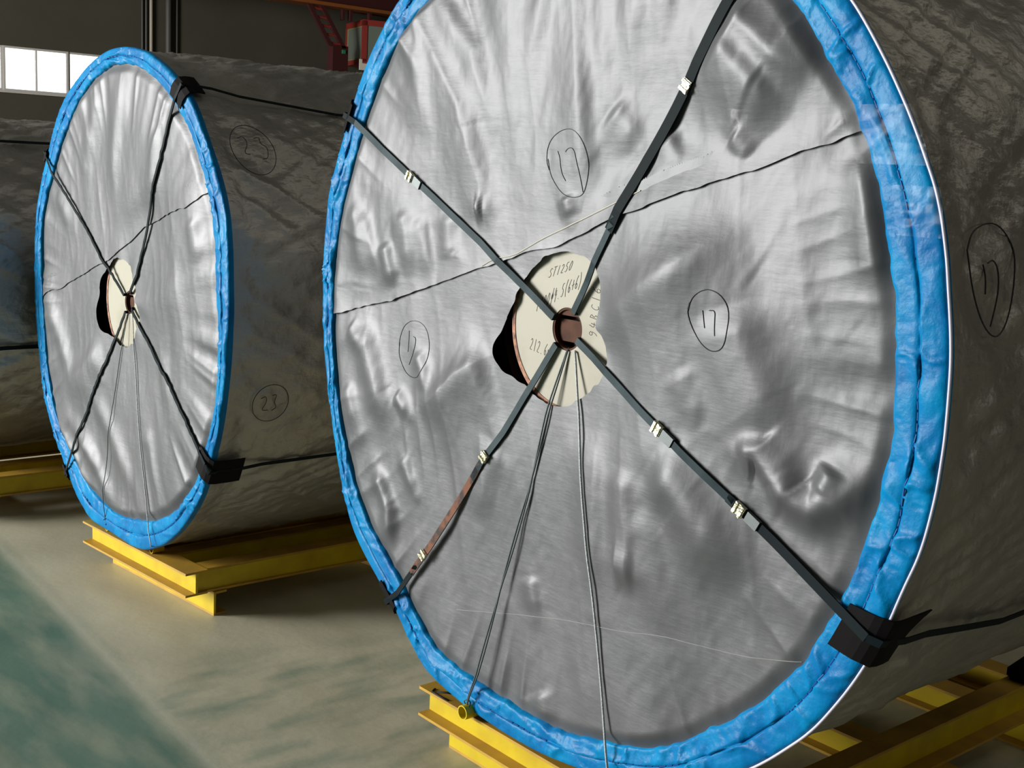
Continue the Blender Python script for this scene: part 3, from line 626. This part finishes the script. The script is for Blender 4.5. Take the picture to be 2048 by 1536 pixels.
def core(R, parent, disc_c, disc_r, hole_r, label):
    yf = R.yf; cx, cz = disc_c
    def annulus(name, r0, r1, y0, y1, mt, par, lab=None, nt=96, smooth=False):
        v = []; f = []
        for rr, y in ((r0, y0), (r1, y0), (r1, y1), (r0, y1)):
            v += [(cx + rr * math.cos(2 * math.pi * k / nt), y, cz + rr * math.sin(2 * math.pi * k / nt)) for k in range(nt)]
        for q in range(4):
            for k in range(nt):
                k2 = (k + 1) % nt; f.append((q * nt + k, q * nt + k2, ((q + 1) % 4) * nt + k2, ((q + 1) % 4) * nt + k))
        return mesh_obj(name, v, f, mt, par, smooth, lab)
    d = annulus('core_plate', hole_r, disc_r, yf + .008, yf + .020, 'disc', parent, label)
    annulus('core_rim', disc_r + .0005, disc_r + .013, yf + .006, yf + .09, 'brown_rim', d, 'rust brown rim behind the core plate')
    annulus('core_tube', hole_r - .006, hole_r - .001, yf + .010, yf + .40, 'brown', d)
    # shaft seen through the hub hole: brown square bar with dark gaps above and below
    s = hole_r * .98
    MB().box(cx - s, cx + s, yf + .024, yf + .30, cz - s * .62, cz + s * .42).build('shaft', 'brown', d)
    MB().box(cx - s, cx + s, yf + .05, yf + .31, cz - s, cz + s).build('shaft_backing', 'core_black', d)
    MB().box(cx - s * .7, cx + s * .7, yf + .016, yf + .045, cz + s * .62, cz + s * .98).build('shaft_cap', 'brown', d)
    # black coiled belt round the core
    annulus('belt_coil', disc_r + .10, float(np.min(R.ri)) - .02, yf + .05, yf + R.len - .05, 'belt', parent, 'black coiled belt inside the wrapping')
    return d

# ---- handwriting
GL = {'S': [[(.85, .85), (.5, 1), (.15, .8), (.3, .58), (.75, .42), (.8, .15), (.4, 0), (.1, .12)]], 'T': [[(0, 1), (1, 1)], [(.5, 1), (.45, 0)]],
 '1': [[(.5, 1), (.5, 0)]], '2': [[(.1, .8), (.4, 1), (.8, .8), (.6, .45), (.1, .05), (.9, .05)]], '5': [[(.85, 1), (.3, 1), (.2, .6), (.6, .62), (.85, .3), (.5, 0), (.1, .1)]],
 '0': [[(.5, 1), (.12, .6), (.2, .1), (.55, 0), (.88, .45), (.8, .9), (.5, 1)]], '6': [[(.75, 1), (.3, .65), (.12, .25), (.45, 0), (.8, .2), (.6, .48), (.2, .35)]],
 'f': [[(.5, .75), (.12, .45), (.45, .2), (.85, .5), (.5, .75)], [(.65, 1.1), (.35, -.3)]], '4': [[(.35, 1), (.1, .4), (.9, .45)], [(.65, .8), (.6, -.1)]],
 '.': [[(.35, .05), (.55, .02)]], '(': [[(.75, 1.15), (.4, .7), (.4, .25), (.7, -.15)]], ')': [[(.25, 1.15), (.6, .7), (.6, .25), (.3, -.15)]], '+': [[(.1, .45), (.9, .5)], [(.5, .85), (.5, .1)]],
 '9': [[(.8, .75), (.4, 1), (.15, .7), (.5, .5), (.8, .75), (.7, .2), (.4, 0)]], 'B': [[(.2, 1), (.2, 0)], [(.2, 1), (.75, .85), (.25, .52), (.85, .3), (.2, 0)]], 'C': [[(.85, .85), (.45, 1), (.15, .5), (.4, .03), (.85, .15)]],
 'm': [[(.05, .6), (.1, 0)], [(.1, .4), (.35, .6), (.45, 0)], [(.45, .4), (.75, .6), (.9, 0)]], '3': [[(.15, .9), (.6, 1), (.75, .75), (.4, .52), (.8, .3), (.5, 0), (.1, .1)]], '7': [[(.05, .85), (.3, 1), (.75, .95), (.8, .6), (.95, -.1)]]}
def text_strokes(txt, p0, p1, ptop):
    p0, p1, ptop = (np.array(q) for q in (p0, p1, ptop)); n = len(txt); adv = (p1 - p0) / n; up = ptop - p0; out = []
    for i, ch in enumerate(txt):
        for st in GL[ch]: out.append([tuple(p0 + adv * (i + .08 + u * .76) + up * v) for u, v in st])
    return out
def smooth_line(p, it=2, closed=False):
    for _ in range(it):
        q = [p[0]]
        for a_, b_ in zip(p[:-1], p[1:]): q += [tuple(np.array(a_) * .75 + np.array(b_) * .25), tuple(np.array(a_) * .25 + np.array(b_) * .75)]
        p = q + [p[-1]]
    return p
def draw_face(name, strokes, yfun, wdt, mt, parent, label=None):
    mb = MB()
    for st in strokes:
        st = smooth_line(st); fine = [(p.x, p.y) for p in lerp_path([Vector((q[0], q[1], 0)) for q in st], .008)]
        xs = np.array([q[0] for q in fine]); zs = np.array([q[1] for q in fine]); ys = yfun(xs, zs) - wdt * .3
        mb.tube([(a_, b_, c_) for a_, b_, c_ in zip(xs, ys, zs)], wdt / 2, 5)
    return mb.build(name, mt, parent, False, label)

# ================================================================== rolls
GR = 'wrapped conveyor belt rolls on pallets'
# ---- near roll
R1 = Roll((0.038, 1.434), 0.0, RO_R, RI_R, OP_R, LAP_R, CRR, 11, 1.66, 1.2)
r1 = thing('belt_roll', 'largest silver wrapped belt roll, marked 17, blue rim and cream core plate', 'wrapped roll', (0.03, 0.8, 0.2), GR)
C1 = (0.0, 1.40)
build_wrap(R1, r1, 540, 'dark grey unlit side wrapping')
build_sheet(R1, 'upper_face_sheet', True, r1, 130, 1000, 'silver sheet over the top of the face')
build_sheet(R1, 'lower_face_sheet', False, r1, 130, 1000, 'silver sheet over the lower face, tucked under the upper one')
build_band(R1, r1, 1200, 'puckered blue tarpaulin band round the rim')
core(R1, r1, (0.040, 1.432), 0.214, 0.0588, 'cream core plate with pencilled figures')
yU = lambda x, z: R1.sheet_y(x, z, True)
yL_ = lambda x, z: R1.sheet_y(x, z, False)
c1 = [(-0.045, 1.853), (-0.056, 1.873), (-0.056, 1.906), (-0.04, 1.935), (-0.004, 1.956), (0.037, 1.963), (0.068, 1.953), (0.091, 1.926), (0.106, 1.89), (0.109, 1.862), (0.103, 1.822), (0.091, 1.793), (0.059, 1.784), (0.016, 1.791), (-0.017, 1.816), (-0.041, 1.845), (-0.051, 1.882)]
draw_face('handwritten_number', [[(q[0] + .013, q[1]) for q in st] for st in [c1, [(-0.01, 1.903), (-0.0, 1.887), (0.004, 1.863), (0.012, 1.842), (0.025, 1.827)], [(0.022, 1.902), (0.033, 1.912), (0.051, 1.913), (0.061, 1.901), (0.069, 1.877), (0.081, 1.841), (0.091, 1.801)]]], yU, .0020, 'ink', r1, 'circled 17 above the core plate')
c2 = [(0.497, 1.534), (0.506, 1.571), (0.532, 1.592), (0.557, 1.597), (0.589, 1.584), (0.616, 1.543), (0.621, 1.496), (0.61, 1.463), (0.58, 1.452), (0.548, 1.462), (0.514, 1.494), (0.495, 1.534), (0.502, 1.56)]
draw_face('handwritten_number', [[(q[0] + .020, q[1] + .003) for q in st] for st in [c2, [(0.538, 1.545), (0.544, 1.522), (0.55, 1.505)], [(0.557, 1.547), (0.573, 1.549), (0.577, 1.526), (0.585, 1.491)]]], yL_, .0022, 'ink', r1, 'circled 17 right of the core plate')
c3 = [(-0.721, 1.256), (-0.723, 1.296), (-0.704, 1.339), (-0.668, 1.364), (-0.62, 1.37), (-0.579, 1.348), (-0.561, 1.303), (-0.565, 1.248), (-0.588, 1.205), (-0.629, 1.187), (-0.675, 1.191), (-0.708, 1.226), (-0.723, 1.256), (-0.72, 1.29)]
draw_face('handwritten_number', [[(q[0] + .012, q[1] + .003) for q in st] for st in [c3, [(-0.668, 1.333), (-0.668, 1.30), (-0.672, 1.265)], [(-0.645, 1.317), (-0.630, 1.315), (-0.632, 1.28), (-0.665, 1.225)]]], yL_, .0020, 'ink', r1, 'circled 17 left of the core plate')
yD = lambda x, z: np.zeros_like(x) + .0085
for tx, a_, b_, t_ in (('ST1250', (-0.05, 1.561), (0.044, 1.593), (-0.041, 1.588)), ('1600', (-0.094, 1.462), (-0.038, 1.492), (-0.087, 1.496)), ('f4.5(6+6)', (-0.036, 1.493), (0.084, 1.553), (-0.029, 1.530)), ('212.6m', (-0.111, 1.356), (-0.022, 1.344), (-0.104, 1.390)), ('94BC16', (0.155, 1.420), (0.160, 1.560), (0.124, 1.424))):
    draw_face('pencil_note', text_strokes(tx, a_, b_, t_), yD, .0018, 'pencil', r1, 'pencilled figures on the core plate')
# circled 17 on the side wrap
def side_draw(R, c, strokes, wdt, parent, label, mt='ink'):
    mb = MB()
    for st in strokes:
        st = smooth_line(st); mb.tube([side_point(R, c, q[0], q[1], .002) for q in st], wdt / 2, 5)
    return mb.build('handwritten_number', mt, parent, False, label)
side_draw(R1, C1, [[(16.5, 0.075), (12.5, 0.079), (9.26, 0.109), (7.57, 0.154), (8.23, 0.195), (10.65, 0.228), (13.93, 0.254), (16.46, 0.264), (18.28, 0.238), (19.15, 0.208), (19.27, 0.162), (18.4, 0.102), (16.5, 0.075)],
    [(15.07, 0.13), (13.87, 0.136), (12.09, 0.129)], [(15.2, 0.15), (15.56, 0.171), (14.79, 0.187), (13.18, 0.186), (11.53, 0.174), (8.84, 0.143)]], .0035, r1, 'circled 17 on the side wrapping')
# straps
strap(R1, C1, r1, [(-0.008, 1.460), (-0.305, 1.638), (-0.632, 1.802), (-0.968, 1.971)], 150.5, 150.5, .021, 'upper left steel strap', clips=[(-0.652, 1.813)], seals=[(-0.618, 1.794)])
strap(R1, C1, r1, [(0.070, 1.481), (0.223, 1.727), (0.322, 1.889), (0.439, 2.064), (0.554, 2.252), (0.630, 2.375)], 57.3, 57.3, .020, 'upper right steel strap, doubled in its outer half',
      mats=[(0, .30, 'steel_strap', .019), (.285, 1, 'steel_dark', .029)], clips=[(0.439, 2.064)])
strap(R1, C1, r1, [(0.009, 1.385), (-0.173, 1.106), (-0.261, 0.993), (-0.481, 0.688), (-0.638, 0.486)], -126.5, -126.5, .020, 'lower left steel strap, rusty towards the rim',
      mats=[(0, .50, 'steel_strap', .020), (.46, .90, 'rusty', .022), (.88, 1, 'steel_dark', .018)], clips=[(-0.24, 1.024), (-0.524, 0.657)])
strap(R1, C1, r1, [(0.091, 1.408), (0.444, 1.242), (0.724, 1.090), (1.07, 0.908)], -24.6, -29.5, .022, 'lower right steel strap',
      mats=[(0, .62, 'steel_strap', .020), (.60, 1, 'steel_dark', .024)], clips=[(0.444, 1.242), (0.707, 1.101)], seals=[(0.478, 1.222), (0.742, 1.077)])
corner_pad(R1, C1, r1, -24.8, .125, .085, .060, 'black corner pad under the lower right strap', tail=.075, rot=.3)
corner_pad(R1, C1, r1, 150.2, .10, .020, .05, 'dark corner pad under the upper left strap')
corner_pad(R1, C1, r1, -126.8, .11, .030, .06, 'black corner pad under the lower left strap')
corner_pad(R1, C1, r1, 57.3, .11, .05, .06)
# painted highlight of a crease, and loose yarn on the face
draw_face('crease_highlight', [[(-0.365, 0.509), (-0.155, 0.564), (0.06, 0.619), (0.228, 0.657), (0.348, 0.678), (0.486, 0.714), (0.601, 0.726), (0.725, 0.741), (0.894, 0.784)]], yL_, .0018, 'pale_line', r1)  # thin pale tube standing in for the shiny line of a crease
draw_face('loose_yarn', [[(-0.30, 1.572), (-0.25, 1.598), (-0.17, 1.612), (-0.109, 1.640), (-0.03, 1.678), (0.066, 1.715), (0.157, 1.752), (0.311, 1.815)]], yU, .0035, 'thread', r1)
# clear tape patches over the band and sheet
def tape_patch(R, parent, x0, x1, z0, z1, dy, seed, shear=0.0):
    nx, nz = 14, 14; u, v_ = np.meshgrid(np.linspace(0, 1, nx), np.linspace(0, 1, nz)); x = x0 + (x1 - x0) * u + shear * v_; z = z0 + (z1 - z0) * v_
    y = R.yf + dy - .004 * ridged(x * 30, z * 34, seed); idx = np.arange(nx * nz).reshape(nz, nx)
    f = [(int(idx[i, j]), int(idx[i, j + 1]), int(idx[i + 1, j + 1]), int(idx[i + 1, j])) for i in range(nz - 1) for j in range(nx - 1)]
    return mesh_obj('clear_tape', np.stack([x.ravel(), y.ravel(), z.ravel()], 1), f, 'film', parent, True, 'crumpled clear tape')
tape_patch(R1, r1, 0.93, 1.10, 1.90, 2.02, -.034, 31, -.05)
tape_patch(R1, r1, 1.04, 1.15, 1.76, 1.86, -.036, 32, -.02)
tape_patch(R1, r1, 0.575, 0.63, 1.97, 2.07, -.036, 33, .01)

# ---- middle roll
R2 = Roll((-2.393, 1.228), -0.185, RO_L, RI_L, OP_L, LAP_L, CRL, 37, 1.66)
R2.lift = 0.4
r2 = thing('belt_roll', 'middle silver wrapped belt roll, between the near roll and the window', 'wrapped roll', (-2.42, 0.6, 0.2), GR)
C2 = (-2.42, 1.24)
build_wrap(R2, r2, 420, 'dark grey unlit side wrapping')
build_sheet(R2, 'upper_face_sheet', True, r2, 90, 640, 'silver sheet over the top of the face')
build_sheet(R2, 'lower_face_sheet', False, r2, 90, 640, 'silver sheet over the lower face')
build_band(R2, r2, 900, 'puckered blue tarpaulin band round the rim', piping=False)
core(R2, r2, (-2.393, 1.228), 0.222, 0.047, 'cream core plate, half covered')
strap(R2, C2, r2, [(-2.428, 1.258), (-2.741, 1.478), (-3.146, 1.731)], 145.5, 145.5, .013, 'upper left dark strap', mats=[(0, 1, 'steel_dark', .013)], rough=.003)
strap(R2, C2, r2, [(-2.365, 1.268), (-2.290, 1.335), (-2.164, 1.561), (-2.025, 1.804), (-1.894, 2.037)], 56.5, 51.2, .016, 'upper right dark strap', mats=[(0, 1, 'steel_dark', .014)], rough=.003)
strap(R2, C2, r2, [(-2.412, 1.185), (-2.56, 0.964), (-2.937, 0.483)], -125.5, -125.5, .014, 'lower left dark strap', mats=[(0, 1, 'steel_dark', .014)], rough=.003)
strap(R2, C2, r2, [(-2.350, 1.205), (-1.976, 0.979), (-1.625, 0.714)], -34.6, -34.2, .018, 'lower right dark strap', mats=[(0, 1, 'steel_dark', .015)], rough=.003)
corner_pad(R2, C2, r2, -34.8, .105, .075, .115, 'black corner pad under the lower right strap')
corner_pad(R2, C2, r2, 56.8, .11, .06, .05, 'dark corner pad under the upper right strap')
corner_pad(R2, C2, r2, 145.8, .05, .012, .04)
corner_pad(R2, C2, r2, -125.5, .07, .012, .05)
el = lambda a0, y0, ra, ry: [(a0 + ra * math.cos(t), y0 + ry * math.sin(t)) for t in np.linspace(0, 2 * math.pi + .25, 22)]
side_draw(R2, C2, [el(39.6, -.022 + .185, 6.4, .088), [(42.5, .115), (43.0, .14), (41, .15), (38.5, .12), (38.3, .145)], [(42.5, .18), (43, .205), (41, .20), (40.5, .225), (37.5, .215), (37.2, .19)]], .0028, r2, 'circled 23 on the side wrapping, upper')
side_draw(R2, C2, [el(-18.3, .182, 4.6, .075), [(-17, .14), (-16.4, .16), (-18, .165), (-20, .145), (-20, .175)], [(-16.4, .185), (-16.2, .205), (-18, .195), (-19.5, .21), (-20.2, .19)]], .0028, r2, 'circled 23 on the side wrapping, lower')

# ---- farthest roll, only its side in view
tr = [.89] * 72
R3 = Roll((-4.42, 1.093), -0.50, tr, [.80] * 72, [.20] * 24, [(-6, 1.1), (-2.5, 1.5)], [], 53, 1.66)
r3 = thing('belt_roll', 'farthest grey wrapped belt roll at the left edge, only its side showing', 'wrapped roll', (-4.42, 0.3, 0.2), GR)
C3 = (-4.42, 1.093)
build_wrap(R3, r3, 320, 'dark grey unlit side wrapping')
build_sheet(R3, 'upper_face_sheet', True, r3, 40, 300, None); build_sheet(R3, 'lower_face_sheet', False, r3, 40, 300, None)
build_band(R3, r3, 400, None, piping=False)
core(R3, r3, (-4.42, 1.093), 0.21, 0.05, None)
for n_, an in (('upper right', 58.), ('lower right', -14.), ('upper left', 140.), ('lower left', -130.)):
    th = math.radians(an); strap(R3, C3, r3, [(-4.42 + .05 * math.cos(th), 1.093 + .05 * math.sin(th)), (-4.42 + .86 * math.cos(th), 1.093 + .86 * math.sin(th))], an, an, .022, n_ + ' dark strap', mats=[(0, 1, 'steel_dark', .022)])

# ------------------------------------------------------------------ tie ropes from the hubs to the pallets
def rope(pts, r, mt, label, R, strands=1):
    P = [Vector(q) for q in pts]
    f = lerp_path(P, .03); body = f[2:]; hug_sheet(R, body[:-4], .004 + r); mb = MB()
    for s in range(strands):
        ff = [q + Vector(((.005 if s else -.005) * math.sin(9.5 * k / len(f)) * (strands > 1), 0, 0)) for k, q in enumerate(f)]
        mb.tube(ff, r, 7)
    e = P[-1]
    root = thing('tie_rope', label, 'rope', tuple(e), 'tie ropes from hub to pallet')
    mb.build('rope', mt, root, True)
    kn = MB()
    kn.tube([e + Vector((.012 * math.cos(t), .004 * math.sin(2 * t), .014 * math.sin(t))) for t in np.linspace(0, 2 * math.pi, 14)], r * .9, 6)
    kn.build('knot', mt, root, True)
    return root
rope([(0.040, .020, 1.380), (0.052, .002, 1.374), (0.01, -.012, 1.221), (-0.052, -.016, 0.959), (-0.139, -.019, 0.669), (-0.215, -.036, 0.36), (-0.240, -.042, .285), (-0.262, -.030, 0.246)], .0024, 'rope_dark', 'dark doubled rope from near hub to ring on front beam', R1, strands=2)
rope([(0.066, .020, 1.380), (0.082, .002, 1.376), (0.131, -.012, 1.216), (0.199, -.016, 0.93), (0.258, -.019, 0.656), (0.333, -.036, 0.344), (0.348, -.038, 0.29), (0.297, .006, .245)], .0034, 'rope', 'pale twisted steel rope down the near roll, right of the dark one', R1)
rope([(-2.385, -.170, 1.188), (-2.345, -.186, 1.178), (-2.283, -.197, 0.961), (-2.195, -.204, 0.599), (-2.119, -.218, .331), (-2.085, -.222, .275), (-2.206, -.160, .238)], .0022, 'rope', 'thin pale rope from middle hub to ring on pallet corner', R2)
rope([(-2.395, -.170, 1.186), (-2.398, -.186, 1.178), (-2.42, -.197, 1.046), (-2.493, -.204, 0.771), (-2.584, -.216, 0.331), (-2.60, -.20, .243)], .0018, 'rope_dark', 'thin dark rope down the middle roll, left of the pale one', R2)

# ------------------------------------------------------------------ dark chock on the near pallet's side beam
ck = thing('chock', 'dark rubber chock wedged on the near pallet at right edge', 'chock', (.60, 1.84, .2))
bm = bmesh.new(); bmesh.ops.create_cube(bm, size=1)
for v in bm.verts:
    v.co.x *= .09; v.co.y *= .26; v.co.z = (v.co.z + .5) * (.085 if v.co.y > 0 else .05); v.co += Vector((.585, 1.84, .2005))
bmesh.ops.bevel(bm, geom=bm.edges[:], offset=.012, segments=3, affect='EDGES')
mesh_obj('block', [tuple(v.co) for v in bm.verts], [tuple(q.index for q in f.verts) for f in (bm.verts.index_update() or bm.faces)], 'black', ck, True); bm.free()
